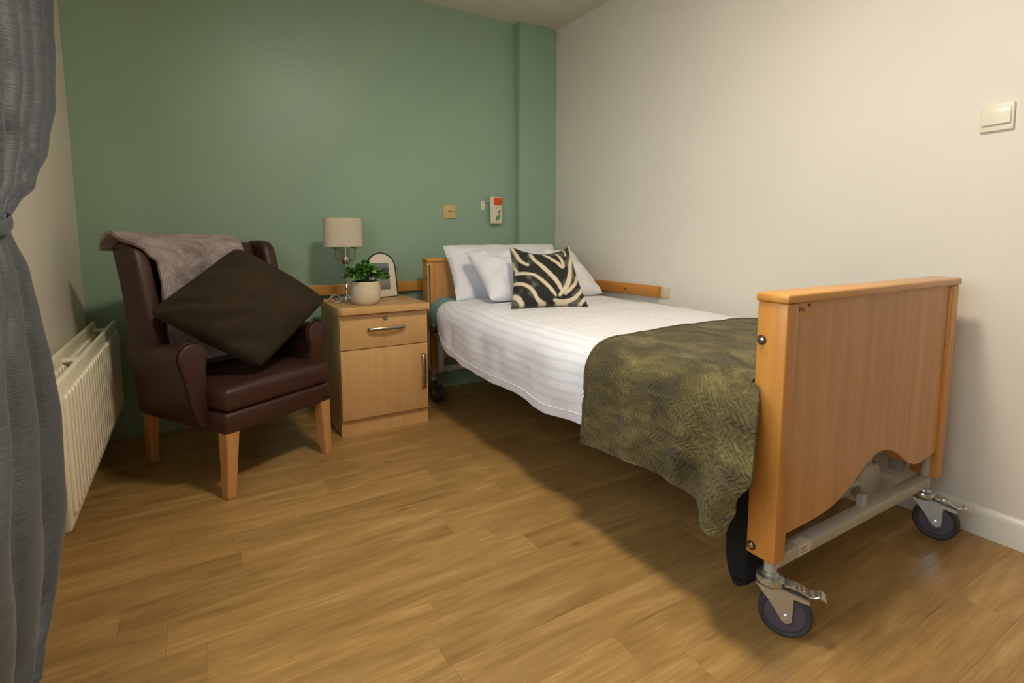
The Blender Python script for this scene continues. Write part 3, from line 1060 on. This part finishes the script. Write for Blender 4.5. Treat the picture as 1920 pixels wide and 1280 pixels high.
def build_lamp():
    cx, cy, z0 = 0.694, 2.885, 0.650
    t = thing('table_lamp', 'chrome twin arm table lamp with an oval linen shade on the cabinet', 'lamp', (cx, cy, z0))
    link_mesh('base', lathe([(0, 0), (0.042, 0), (0.043, 0.006), (0.036, 0.010), (0.028, 0.014), (0.026, 0.020), (0.012, 0.024), (0.009, 0.030), (0, 0.030)], 36, (cx, cy, z0)), 'chrome', t, world=True)
    st = cyl((cx, cy, z0 + 0.03), (cx, cy, 0.965), 0.0048, 16)
    lathe([(0.0048, 0.03), (0.008, 0.034), (0.009, 0.045), (0.006, 0.052), (0.009, 0.060), (0.0095, 0.075), (0.006, 0.082), (0.0048, 0.085)], 20, (cx, cy, z0), bm=st)
    link_mesh('stem', st, 'chrome', t, world=True)
    link_mesh('hub', lathe([(0, 0.844), (0.017, 0.844), (0.019, 0.847), (0.019, 0.879), (0.017, 0.882), (0, 0.882)], 28, (cx, cy, 0)), 'nickel', t, world=True)
    for s in (-1, 1):
        ar = link_mesh('arm', tube([(cx + s * 0.012, cy, 0.866), (cx + s * 0.030, cy, 0.860), (cx + s * 0.044, cy, 0.872), (cx + s * 0.050, cy, 0.895), (cx + s * 0.050, cy, 0.93)], 0.0042, 10, 1, (0, 1, 0), sub=5), 'nickel', t, world=True)
        link_mesh('candle_cup', lathe([(0, 0.925), (0.012, 0.926), (0.019, 0.932), (0.020, 0.936), (0.010, 0.938), (0.010, 0.985), (0, 0.985)], 20, (cx + s * 0.050, cy, 0)), 'nickel', ar, world=True)
    sx, sy = 0.104, 0.066
    sh = lathe([(1.0, 0.0), (0.965, 0.152), (0.950, 0.152), (0.985, 0.0), (1.0, 0.0)], 56, (cx - 0.010, cy, 0.937), sx, sy)
    link_mesh('shade', sh, 'shade', t, world=True)
    sp = tube([(cx - 0.085, cy, 0.985), (cx + 0.080, cy, 0.985)], 0.002, 6)
    link_mesh('shade_carrier', sp, 'chrome', t, world=True)
    cd = tube([(cx - 0.035, cy - 0.01, 0.660), (cx - 0.05, cy - 0.02, 0.676), (cx - 0.075, cy - 0.03, 0.686), (cx - 0.092, cy - 0.05, 0.678), (cx - 0.085, cy - 0.075, 0.656), (cx - 0.06, cy - 0.085, 0.654), (cx - 0.045, cy - 0.075, 0.668), (cx - 0.06, cy - 0.05, 0.684), (cx - 0.085, cy - 0.035, 0.676), (cx - 0.11, cy - 0.03, 0.656)], 0.0024, 8, sub=6)
    link_mesh('cord', cd, 'wire', t, world=True)
    link_mesh('inline_switch', lathe([(0, 0), (0.013, 0), (0.015, 0.004), (0.015, 0.010), (0.010, 0.016), (0, 0.017)], 20, (cx - 0.050, cy - 0.058, z0)), 'chrome', t, world=True)


def build_plant():
    cx, cy, z0 = 0.735, 2.665, 0.650
    t = thing('potted_plant', 'leafy green plant in a cream stoneware pot on the cabinet', 'plant', (cx, cy, z0))
    link_mesh('pot', lathe([(0, 0), (0.050, 0), (0.062, 0.006), (0.071, 0.022), (0.076, 0.050), (0.0765, 0.075), (0.074, 0.100), (0.0715, 0.116), (0.069, 0.118), (0.067, 0.114), (0.067, 0.100), (0, 0.098)], 48, (cx, cy, z0)), 'pot', t, world=True)
    link_mesh('moss', lathe([(0.0665, 0.100), (0.05, 0.118), (0.02, 0.126), (0, 0.127)], 24, (cx, cy, z0)), 'soil', t, world=True)
    rnd = random.Random(11)

    def leaf_mesh(mat):
        b = bmesh.new()
        L, W = 0.026, 0.0095
        rows = []
        for i in range(5):
            f = i / 4
            w = W * math.sin(PI * (0.08 + 0.86 * f)) ** 0.8
            z = -0.10 * L * (2 * f - 1) ** 2
            y = L * f
            rows.append([b.verts.new((-w, y, z + w * 0.35)), b.verts.new((0, y, z)), b.verts.new((w, y, z + w * 0.35))])
        for a, c in zip(rows, rows[1:]):
            for k in range(2):
                b.faces.new((a[k], a[k + 1], c[k + 1], c[k]))
        me = bpy.data.meshes.new('leaf')
        b.to_mesh(me)
        b.free()
        me.shade_smooth()
        me.materials.append(M[mat])
        return me
    ml = [leaf_mesh('leaf'), leaf_mesh('leaf'), leaf_mesh('leaf2')]
    stems = bmesh.new()
    tips = []
    for k in range(42):
        a = rnd.uniform(0, 2 * PI)
        rr = math.sqrt(rnd.random())
        reach = rr * 0.122
        top = 0.205 - 0.080 * rr * rr + rnd.uniform(-0.012, 0.012)
        p0 = Vector((0.035 * rr * math.cos(a), 0.035 * rr * math.sin(a), 0.112))
        p2 = Vector((reach * math.cos(a), reach * math.sin(a), max(top, 0.118)))
        p1 = (p0 + p2) / 2 + Vector((0, 0, 0.015))
        tube([p0, p1, p2], 0.0011, 5, sub=3, bm=stems)
        for i in range(7):
            f = 0.45 + 0.55 * i / 6
            p = p0.lerp(p1, f * 2) if f < 0.5 else p1.lerp(p2, f * 2 - 1)
            tips.append((p, a + i * 2.4, rr, f))
    for v in stems.verts:
        v.co += Vector((cx, cy, z0))
    link_mesh('stems', stems, 'leaf', t, world=True)
    for p, a, rr, f in tips:
        o = bpy.data.objects.new('leaf', ml[rnd.choice((0, 0, 1, 2))])
        COL.objects.link(o)
        o.parent = t
        o.location = p
        s = rnd.uniform(1.1, 1.6)
        o.scale = (s, s, s)
        o.rotation_euler = (rnd.uniform(-0.3, 0.75), rnd.uniform(-0.4, 0.4), a)
    for k in range(7):
        a = rnd.uniform(0, 2 * PI)
        q = rnd.uniform(0.01, 0.055)
        b = bmesh.new()
        bmesh.ops.create_icosphere(b, subdivisions=2, radius=0.0065)
        for v in b.verts:
            v.co.z *= 0.8
            v.co += Vector((cx + q * math.cos(a), cy + q * math.sin(a), z0 + 0.200 - 1.5 * q * q / 0.09))
        link_mesh('bud', b, 'bud', t, world=True)


def photo_mat():
    t = NT('small_photograph')
    tc = t.n('ShaderNodeTexCoord')
    sep = t.n('ShaderNodeSeparateXYZ')
    t.l(tc, 'Object', sep, 0)
    mr = t.n('ShaderNodeMapRange')
    mr.inputs['From Min'].default_value = 0.045
    mr.inputs['From Max'].default_value = 0.195
    t.l(sep, 'Z', mr, 'Value')
    nz = t.n('ShaderNodeTexNoise', Scale=40.0, Detail=3.0)
    t.l(tc, 'Object', nz, 'Vector')
    ad = t.n('ShaderNodeMath', operation='MULTIPLY_ADD')
    ad.inputs[1].default_value = 0.12
    t.l(nz, 'Fac', ad, 0)
    t.l(mr, 0, ad, 2)
    r = t.ramp(ad, 0, [(0.06, lin((120, 116, 108))), (0.42, lin((150, 148, 146))), (0.58, lin((88, 92, 104))), (0.80, lin((70, 78, 92))), (0.95, lin((112, 122, 128)))])
    t.l(r, 'Color', t.b, 'Base Color')
    t.set(Roughness=0.3)
    return t.m


def build_frame():
    M['photo'] = photo_mat()
    t = thing('photo_frame', 'arched black photo frame with ivory mount leaning on the cabinet', 'picture frame', (0.905, 2.895, 0.650), math.radians(12))
    W, H = 0.180, 0.255
    lean = Matrix.Rotation(math.radians(-9), 4, 'X')

    def arch(w, h, z0, n=20):
        r = w / 2
        return [(-r, z0), (r, z0)] + [(r * math.cos(a), h - r + r * math.sin(a)) for a in [PI * k / n for k in range(n + 1)]]
    outer, inner = arch(W, H, 0.0), arch(W - 0.010, H - 0.005, 0.005)
    b = bmesh.new()
    ring = []
    for y in (0.0, 0.014):
        ring.append(([b.verts.new((p[0], y, p[1])) for p in outer], [b.verts.new((p[0], y, p[1])) for p in inner]))
    n = len(outer)
    (o0, i0), (o1, i1) = ring
    for k in range(n):
        j = (k + 1) % n
        b.faces.new((o0[k], o0[j], i0[j], i0[k]))
        b.faces.new((o1[k], o1[j], i1[j], i1[k]))
        b.faces.new((o0[k], o0[j], o1[j], o1[k]))
        b.faces.new((i0[k], i0[j], i1[j], i1[k]))
    fr = link_mesh('frame', xform(b, lean), 'black', t, smooth=False)
    link_mesh('mount', xform(prism(inner, 'Y', 0.005, 0.011), lean), 'mat', t, smooth=False)
    link_mesh('photograph', xform(box(-0.047, 0.047, 0.0035, 0.0052, 0.045, 0.195), lean), 'photo', t, smooth=False)
    link_mesh('easel_leg', xform(box(-0.025, 0.025, 0.0145, 0.0175, 0.02, 0.17), Matrix.Translation((0, 0.074, -0.016)) @ Matrix.Rotation(math.radians(15), 4, 'X')), 'black', t, smooth=False)


# ------------------------------------------------------------------ wall fittings
def build_fittings():
    t = thing('wall_outlet', 'square cream blanking plate with two screws on the green wall', 'wall plate', (1.416, YB, 1.147))
    link_mesh('plate', box(1.373, 1.459, YB - 0.009, YB, 1.105, 1.190, 0.002, 2), 'socket', t, world=True)
    for x in (1.386, 1.446):
        link_mesh('screw', cyl((x, YB - 0.0090, 1.147), (x, YB - 0.0105, 1.147), 0.0045, 14), 'mark', t, world=True)
    mk = box(1.407, 1.411, YB - 0.0096, YB - 0.0088, 1.140, 1.154)
    box(1.414, 1.423, YB - 0.0096, YB - 0.0088, 1.140, 1.154, bm=mk)
    box(1.426, 1.436, YB - 0.0096, YB - 0.0088, 1.140, 1.143, bm=mk)
    box(1.426, 1.436, YB - 0.0096, YB - 0.0088, 1.151, 1.154, bm=mk)
    link_mesh('marking', mk, 'mark', t, world=True, smooth=False)

    yc = 3.105
    t = thing('nurse_call_handset', 'ivory nurse call handset with orange button hung on the green wall', 'call handset', (1.740, YB, 1.07))
    b = box(1.697, 1.786, yc - 0.014, yc + 0.016, 1.072, 1.252, 0.011, 4)
    link_mesh('body', b, 'call', t, world=True)
    link_mesh('alarm_button', box(1.717, 1.780, yc - 0.0175, yc - 0.012, 1.196, 1.243, 0.005, 3), 'red', t, world=True)
    link_mesh('seam_strip', box(1.703, 1.782, yc - 0.0146, yc - 0.0135, 1.1835, 1.1850), 'mark', t, world=True)
    link_mesh('indicator_light', cyl((1.751, yc - 0.013, 1.190), (1.751, yc - 0.0152, 1.190), 0.0028, 12), 'mark', t, world=True)
    link_mesh('yellow_button', prism([(1.733, 1.181), (1.748, 1.181), (1.744, 1.168), (1.736, 1.158), (1.733, 1.168)], 'Y', yc - 0.0160, yc - 0.012, 0.0008, 1), 'yellow', t, world=True)
    link_mesh('blue_button', prism([(1.744, 1.148), (1.757, 1.160), (1.764, 1.166), (1.769, 1.154), (1.767, 1.142), (1.757, 1.139)], 'Y', yc - 0.0162, yc - 0.012, 0.0008, 1), 'blue', t, world=True)
    lf = []
    for k in range(24):
        a = 2 * PI * k / 24
        u, w = 0.024 * math.cos(a), 0.0135 * math.sin(a) * (1 - 0.25 * abs(math.cos(a)))
        c, s = math.cos(math.radians(52)), math.sin(math.radians(52))
        lf.append((1.749 + u * c - w * s, 1.114 + u * s + w * c))
    link_mesh('green_button', prism(lf, 'Y', yc - 0.0162, yc - 0.012, 0.0008, 1), 'greenb', t, world=True)
    # hanging bracket on the wall
    br = box(1.646, 1.676, YB - 0.006, YB, 1.162, 1.222, 0.002, 2)
    p = link_mesh('bracket_plate', br, 'call', t, world=True)
    link_mesh('screw', cyl((1.660, YB - 0.006, 1.208), (1.660, YB - 0.0072, 1.208), 0.003, 12), 'print', p, world=True)
    link_mesh('hook', tube([(1.650, YB - 0.004, 1.2215), (1.664, YB - 0.010, 1.2215), (1.684, YB - 0.024, 1.221), (1.700, yc + 0.004, 1.220)], 0.0028, 8, sub=4), 'call', p, world=True)

    t = thing('light_switch', 'wide cream rocker light switch on the cream wall above the footboard', 'switch', (XR, 0.684, 1.369))
    rot = Matrix.Translation((XR, 0.684, 1.369)) @ Matrix.Rotation(math.radians(-1.2), 4, 'X')
    link_mesh('plate', xform(box(-0.010, 0, -0.042, 0.042, -0.042, 0.042, 0.003, 3), rot), 'switch', t, world=True)
    rk = xform(box(-0.016, -0.008, -0.036, 0.036, -0.024, 0.028, 0.003, 3), Matrix.Rotation(math.radians(4), 4, 'Y'))
    link_mesh('rocker', xform(rk, rot), 'switch', t, world=True)


# ------------------------------------------------------------------ radiator
def build_radiator():
    y0, y1, z0, z1 = 1.800, 3.04, 0.188, 0.603
    t = thing('radiator', 'white double panel radiator on the wall between curtain and armchair', 'radiator', (XL + 0.08, (y0 + y1) / 2, z0))

    def panel(xf, xb):
        b = box(min(xf, xb), max(xf, xb), y0, y1, z0, z1, 0.003, 2)
        s = 1 if xf > xb else -1
        n = 25
        p = (y1 - y0 - 0.05) / n
        for k in range(n):
            yc = y0 + 0.025 + (k + 0.5) * p
            poly = []
            for j in range(9):
                a = PI * j / 8
                poly.append((yc + 0.0145 * math.cos(a), z1 - 0.055 + 0.0165 * math.sin(a)))
            for j in range(9):
                a = PI + PI * j / 8
                poly.append((yc + 0.0145 * math.cos(a), z0 + 0.045 + 0.0165 * math.sin(a)))
            prism(poly, 'X', xf - s * 0.001, xf + s * 0.011, 0.005, 2, bm=b)
        return b
    link_mesh('front_panel', panel(-0.330, -0.346), 'rad', t, world=True)
    link_mesh('rear_panel', panel(-0.406, -0.422), 'rad', t, world=True)
    for yc in (2.32, 2.98):
        link_mesh('bridge_pipe', tube([(-0.346, yc, z1 - 0.035), (-0.406, yc, z1 - 0.035)], 0.020, 16, 0.55), 'rad', t, world=True)
    fn = box(-0.404, -0.348, y0 + 0.05, y1 - 0.05, z0 + 0.06, z0 + 0.065)
    for k in range(40):
        yy = y0 + 0.06 + k * (y1 - y0 - 0.12) / 39
        box(-0.402, -0.350, yy, yy + 0.001, z0 + 0.05, z1 - 0.07, bm=fn)
    link_mesh('convector_fins', fn, 'rad', t, world=True, smooth=False)
    for yc in (2.1, 2.8):
        link_mesh('wall_bracket', box(XL, -0.420, yc - 0.012, yc + 0.012, z0 + 0.05, z1 - 0.06), 'rad', t, world=True)
    vp = tube([(-0.376, y0 - 0.015, z0 + 0.03), (-0.376, y0 + 0.01, z0 + 0.03)], 0.010, 12)
    link_mesh('end_plug', vp, 'rad', t, world=True)
    link_mesh('feed_pipe', tube([(-0.376, y0 - 0.012, z0 + 0.03), (-0.385, y0 - 0.02, 0.0)], 0.0075, 10), 'rad', t, world=True)


# ------------------------------------------------------------------ curtain
def build_curtain():
    far = [(0.0, 1.50), (0.06, 1.56), (0.10, 1.64), (0.14, 1.69), (0.34, 1.765), (0.54, 1.785), (0.67, 1.765), (0.80, 1.73), (0.91, 1.695), (0.99, 1.655), (1.025, 1.630), (1.07, 1.71), (1.13, 1.86), (1.24, 2.02), (1.39, 2.13), (1.57, 2.21), (1.75, 2.28), (2.25, 2.33)]
    near = [(0.0, 1.16), (0.34, 1.18), (0.67, 1.28), (0.91, 1.40), (1.025, 1.50), (1.13, 1.46), (1.3, 1.40), (1.75, 1.33), (2.25, 1.30)]
    xc = [(0.0, -0.372), (0.34, -0.342), (0.67, -0.340), (0.91, -0.345), (1.025, -0.362), (1.13, -0.350), (1.4, -0.347), (2.25, -0.352)]

    def fn(i, j):
        z = 0.012 + j * 2.22
        yf, yn = interp(far, z), interp(near, z)
        y = yn + (yf - yn) * i
        w = (yf - yn)
        squeeze = min(1.0, w / 0.55)
        upper = max(0.0, min(1.0, (z - 1.02) / 0.35))
        lower = max(0.0, min(1.0, (1.0 - z) / 0.45))
        ph = i * 2 * PI * (6.0 if z > 1.02 else 2.6)
        amp = (0.008 + 0.022 * upper + 0.018 * lower) * min(1.0, (1 - i) / 0.12 + 0.08)
        ph += 0.5 * noise.noise(Vector((i * 3, z * 0.5, 0)))
        q = math.sin(ph)
        q = math.copysign(abs(q) ** 0.6, q)
        x = interp(xc, z) + amp * q * (0.55 + 0.45 * squeeze)
        x += 0.010 * noise.noise(Vector((i * 7, z * 3, 2))) * (0.1 + 0.9 * lower) * (1 - i)
        y += 0.010 * math.cos(ph * 0.5) * squeeze
        if z < 0.14:                                   # cloth breaks and pools on the floor
            k = (0.14 - z) / 0.14
            x += (0.030 * k * math.sin(i * 23 + 1) + 0.012 * k) * (1 - i)
            y += 0.015 * k * math.sin(i * 17)
        x = max(x, XL + 0.022)
        return Vector((x, y, z))
    b = grid(150, 130, fn, 0.003, lambda i, j: (i * 1.4, j * 2.2))
    o = link_mesh('curtain', b, 'curtain', angle=80)
    tag(o, 'grey slubbed satin curtain tied back beside the radiator', 'curtain')
    # tie-back band
    pts = []
    for k in range(25):
        a = 2 * PI * k / 24
        pts.append((-0.364 + 0.022 * math.cos(a), 1.560 + 0.060 * math.sin(a), 1.022 + 0.012 * math.sin(a)))
    link_mesh('tie_band', tube(pts, 0.004, 8, 4.0, (0, 0, 1)), 'curtain', o)
    t = thing('curtain_pole', 'brushed metal curtain pole above the window', 'curtain pole', (-0.352, 0.4, 2.24))
    link_mesh('pole', cyl((-0.352, -1.4, 2.248), (-0.352, 2.42, 2.248), 0.014), 'nickel', t, world=True)
    link_mesh('bracket', box(XL, -0.345, 2.37, 2.385, 2.236, 2.262, 0.002, 1), 'nickel', t, world=True)
    link_mesh('bracket', box(XL, -0.345, -1.35, -1.335, 2.236, 2.262, 0.002, 1), 'nickel', t, world=True)


# ------------------------------------------------------------------ armchair (own axes: x across, y to the back)
CH_A = math.radians(30.8)
CH_O = Vector((0.076, 2.192, 0)) + Vector((math.cos(CH_A), math.sin(CH_A), 0)) * 0.2355


def build_armchair():
    t = thing('armchair', 'brown wingback armchair with wooden legs beside the radiator', 'armchair', CH_O, CH_A)
    # legs: square, tapering
    def leg(bot, top, wb, wt):
        b = bmesh.new()
        r0 = [b.verts.new(Vector(bot) + Vector((sx * wb / 2, sy * wb / 2, 0))) for sx, sy in ((-1, -1), (1, -1), (1, 1), (-1, 1))]
        r1 = [b.verts.new(Vector(top) + Vector((sx * wt / 2, sy * wt / 2, 0))) for sx, sy in ((-1, -1), (1, -1), (1, 1), (-1, 1))]
        b.faces.new(r0)
        b.faces.new(r1)
        for k in range(4):
            b.faces.new((r0[k], r0[(k + 1) % 4], r1[(k + 1) % 4], r1[k]))
        bmesh.ops.recalc_face_normals(b, faces=b.faces)
        bmesh.ops.bevel(b, geom=b.edges[:], offset=0.003, segments=2, affect='EDGES')
        return b
    for s in (-1, 1):
        link_mesh('leg', leg((s * 0.238, 0.018, 0), (s * 0.222, 0.022, 0.262), 0.036, 0.054), 'leg_wood', t)
        link_mesh('leg', leg((s * 0.196, 0.618, 0), (s * 0.226, 0.545, 0.275), 0.036, 0.046), 'leg_wood', t)
    # seat rail: front one curves slightly
    link_mesh('seat_rail', box(-0.253, 0.253, -0.008, 0.55, 0.250, 0.334, 0.014, 3), 'leather', t)
    # seat cushion, domed
    b = box(-0.252, 0.252, -0.014, 0.46, 0.336, 0.428, 0.026, 4)
    bmesh.ops.subdivide_edges(b, edges=b.edges[:], cuts=3, use_grid_fill=True)
    for v in b.verts:
        if v.co.z > 0.40:
            v.co.z += 0.014 * max(0, 1 - (v.co.x / 0.26) ** 2) * max(0, 1 - ((v.co.y - 0.2) / 0.3) ** 2)
    link_mesh('seat_cushion', b, 'leather', t, angle=50)
    # backrest: leaning slab with rounded top
    def back(i, j):
        return None
    prof = []
    zb, zt = 0.30, 0.965
    b = box(-0.262, 0.262, 0.0, 0.085, zb, zt, 0.030, 4)
    bmesh.ops.subdivide_edges(b, edges=b.edges[:], cuts=3, use_grid_fill=True)
    for v in b.verts:
        k = (v.co.z - zb) / (zt - zb)
        bulge = 0.018 * math.sin(PI * min(1, max(0, k))) if v.co.y < 0.04 else 0
        v.co.y += 0.400 + 0.085 * k - bulge
    link_mesh('backrest', b, 'leather', t, angle=50)
    for s in (-1, 1):
        # wing: side slab, wider at the top rear, front edge scooped forward towards the arm
        poly = [(0.505, 0.52), (0.520, 0.75), (0.560, 0.93), (0.552, 0.960), (0.52, 0.972), (0.46, 0.970), (0.425, 0.955), (0.405, 0.925), (0.385, 0.86), (0.362, 0.76), (0.338, 0.66), (0.320, 0.60), (0.315, 0.52)]
        pp = [(p.x, p.y) for p in catmull([(a, c, 0) for a, c in poly], 3)]
        w = prism(pp, 'X', 0.248, 0.312, 0.020, 3)
        for v in w.verts:
            k = max(0, (v.co.z - 0.55) / 0.42)
            v.co.x += 0.010 * k
        if s < 0:
            for v in w.verts:
                v.co.x *= -1
        link_mesh('wing', w, 'leather', t, angle=50)
        # arm: scrolled section swept from the front to the wing
        sec = [(0.242, 0.27), (0.242, 0.42), (0.243, 0.50)]
        for k in range(13):
            a = PI + 0.15 - k * (PI + 0.45) / 12
            sec.append((0.291 + 0.056 * math.cos(a), 0.548 + 0.054 * math.sin(a)))
        sec += [(0.330, 0.49), (0.318, 0.42), (0.305, 0.35), (0.285, 0.285), (0.270, 0.262)]
        arm = bmesh.new()
        rings = []
        n = 12
        for i in range(n + 1):
            f = i / n
            y = 0.118 + f * (0.515 - 0.118)
            rise = -0.016 * math.sin(PI * f) - 0.012 * f
            nar = 1 - 0.30 * f
            ring = []
            for (x, z) in sec:
                zz = z + (rise if z > 0.40 else 0)
                xx = 0.242 + (x - 0.242) * (nar if z > 0.3 else 1)
                ring.append(arm.verts.new((s * xx, y, zz)))
            rings.append(ring)
        m = len(sec)
        for a, c in zip(rings, rings[1:]):
            for k in range(m):
                j = (k + 1) % m
                arm.faces.new((a[k], a[j], c[j], c[k]))
        arm.faces.new(rings[0])
        arm.faces.new(rings[-1])
        am = link_mesh('arm', arm, 'leather', t, angle=50)
        # upholstered front facing, rounded scroll tapering to the rail
        fc = [(s * (0.291 + (x - 0.291) * 0.96), 0.40 + (z - 0.40) * 0.985) for x, z in sec]
        fp = prism(fc, 'Y', 0.100, 0.122, 0.008, 3)
        link_mesh('arm_facing', fp, 'leather', am, angle=50)
        pts = [(s * x, 0.117, z) for x, z in sec[1:]]
        link_mesh('piping', tube(pts, 0.0032, 8, 1, (0, 1, 0)), 'piping', am)


def build_chair_textiles():
    m = Matrix.Translation(CH_O) @ Matrix.Rotation(CH_A, 4, 'Z')
    # grey fleece folded over the top left of the back
    path = catmull([(0.596, 0.925, 0), (0.594, 0.95, 0), (0.585, 0.976, 0), (0.545, 0.994, 0), (0.49, 1.000, 0), (0.440, 0.985, 0), (0.405, 0.945, 0), (0.378, 0.86, 0), (0.362, 0.76, 0), (0.352, 0.66, 0), (0.350, 0.56, 0), (0.330, 0.48, 0)], 5)
    n = len(path) - 1

    def fn(i, j):
        p = path[round(i * n)]
        over = 1 - max(0.0, min(1.0, (0.985 - p.y) / 0.09)) if p.x < 0.5 else 1.0
        left = -0.242 - 0.105 * over
        right = 0.150 - 0.02 * i
        x = left + (right - left) * j
        w1 = noise.noise(Vector((x * 9, p.y * 7, p.x * 4)))
        w2 = noise.noise(Vector((x * 22, p.y * 18, 4)))
        front = 1.0 if p.x < 0.45 else 0.4
        z = p.y + 0.006 * w1 * (1 if p.y > 0.93 else 0.2)
        if over > 0.3:
            z += 0.012 * (1 - j) + 0.006 * max(0, 0.12 - j) / 0.12 * math.sin(i * 24)
        y = p.x - front * (0.012 * w1 + 0.005 * w2) - front * 0.010
        return Vector((x, y, z))
    b = grid(n, 54, fn, 0.014, lambda i, j: (j * 0.5, i * 0.9))
    o = link_mesh('fleece_blanket', xform(b, m), 'fleece', angle=80)
    tag(o, 'mauve grey fleece blanket draped over the back of the armchair', 'blanket')
    # dark olive cushion standing on one corner
    def creases(u, v):
        # folds that run in from the left and bottom corners of the cover
        p, q = (u - v) * 0.7071, (u + v) * 0.7071        # across towards the right corner, up towards the top corner
        c = 0.011 * math.sin(q * 15 + 2 * p + 2.5 * noise.noise(Vector((p * 2, q * 2, 1)))) * max(0.0, 0.35 - p) * 0.9
        return c - 0.012 * math.exp(-((q + 0.32 - 0.25 * p) / 0.05) ** 2) * max(0.0, 0.5 - abs(p + 0.2))
    b = pillow(0.490, 0.490, 0.22, 56, 0.02, 0.012, 5, 21, 0.46, 0.045, creases)
    B, T = Vector((0.166 - 0.2355, 0.06, 0.458)), Vector((0.281 - 0.2355, 0.34, 0.928))
    Lc, Rc = Vector((-0.121 - 0.2355, 0.22, 0.728)), Vector((0.561 - 0.2355, 0.06, 0.711))
    ctr = (B + T + Lc + Rc) / 4
    half = 0.475 / math.sqrt(2)
    ax, ay = (Rc - Lc) / (2 * half), (T - B) / (2 * half)
    fm = Matrix((ax, ay, ax.cross(ay).normalized())).transposed().to_4x4()
    fm.translation = ctr
    # the square's sides lie at 45 degrees to these diagonals
    xform(b, fm @ Matrix.Rotation(PI / 4, 4, 'Z'))
    o = link_mesh('cushion', xform(b, m), 'velvet', angle=80)
    tag(o, 'dark olive velvet cushion standing on its corner in the armchair', 'cushion')


build_room()
build_rails()
build_ceiling_lamp()
build_bed()
build_mattress()
build_duvet()
build_throw()
build_pillows()
build_zebra()
build_bag()
build_radiator()
build_curtain()
build_armchair()
build_chair_textiles()
build_cabinet()
build_lamp()
build_plant()
build_frame()
build_fittings()
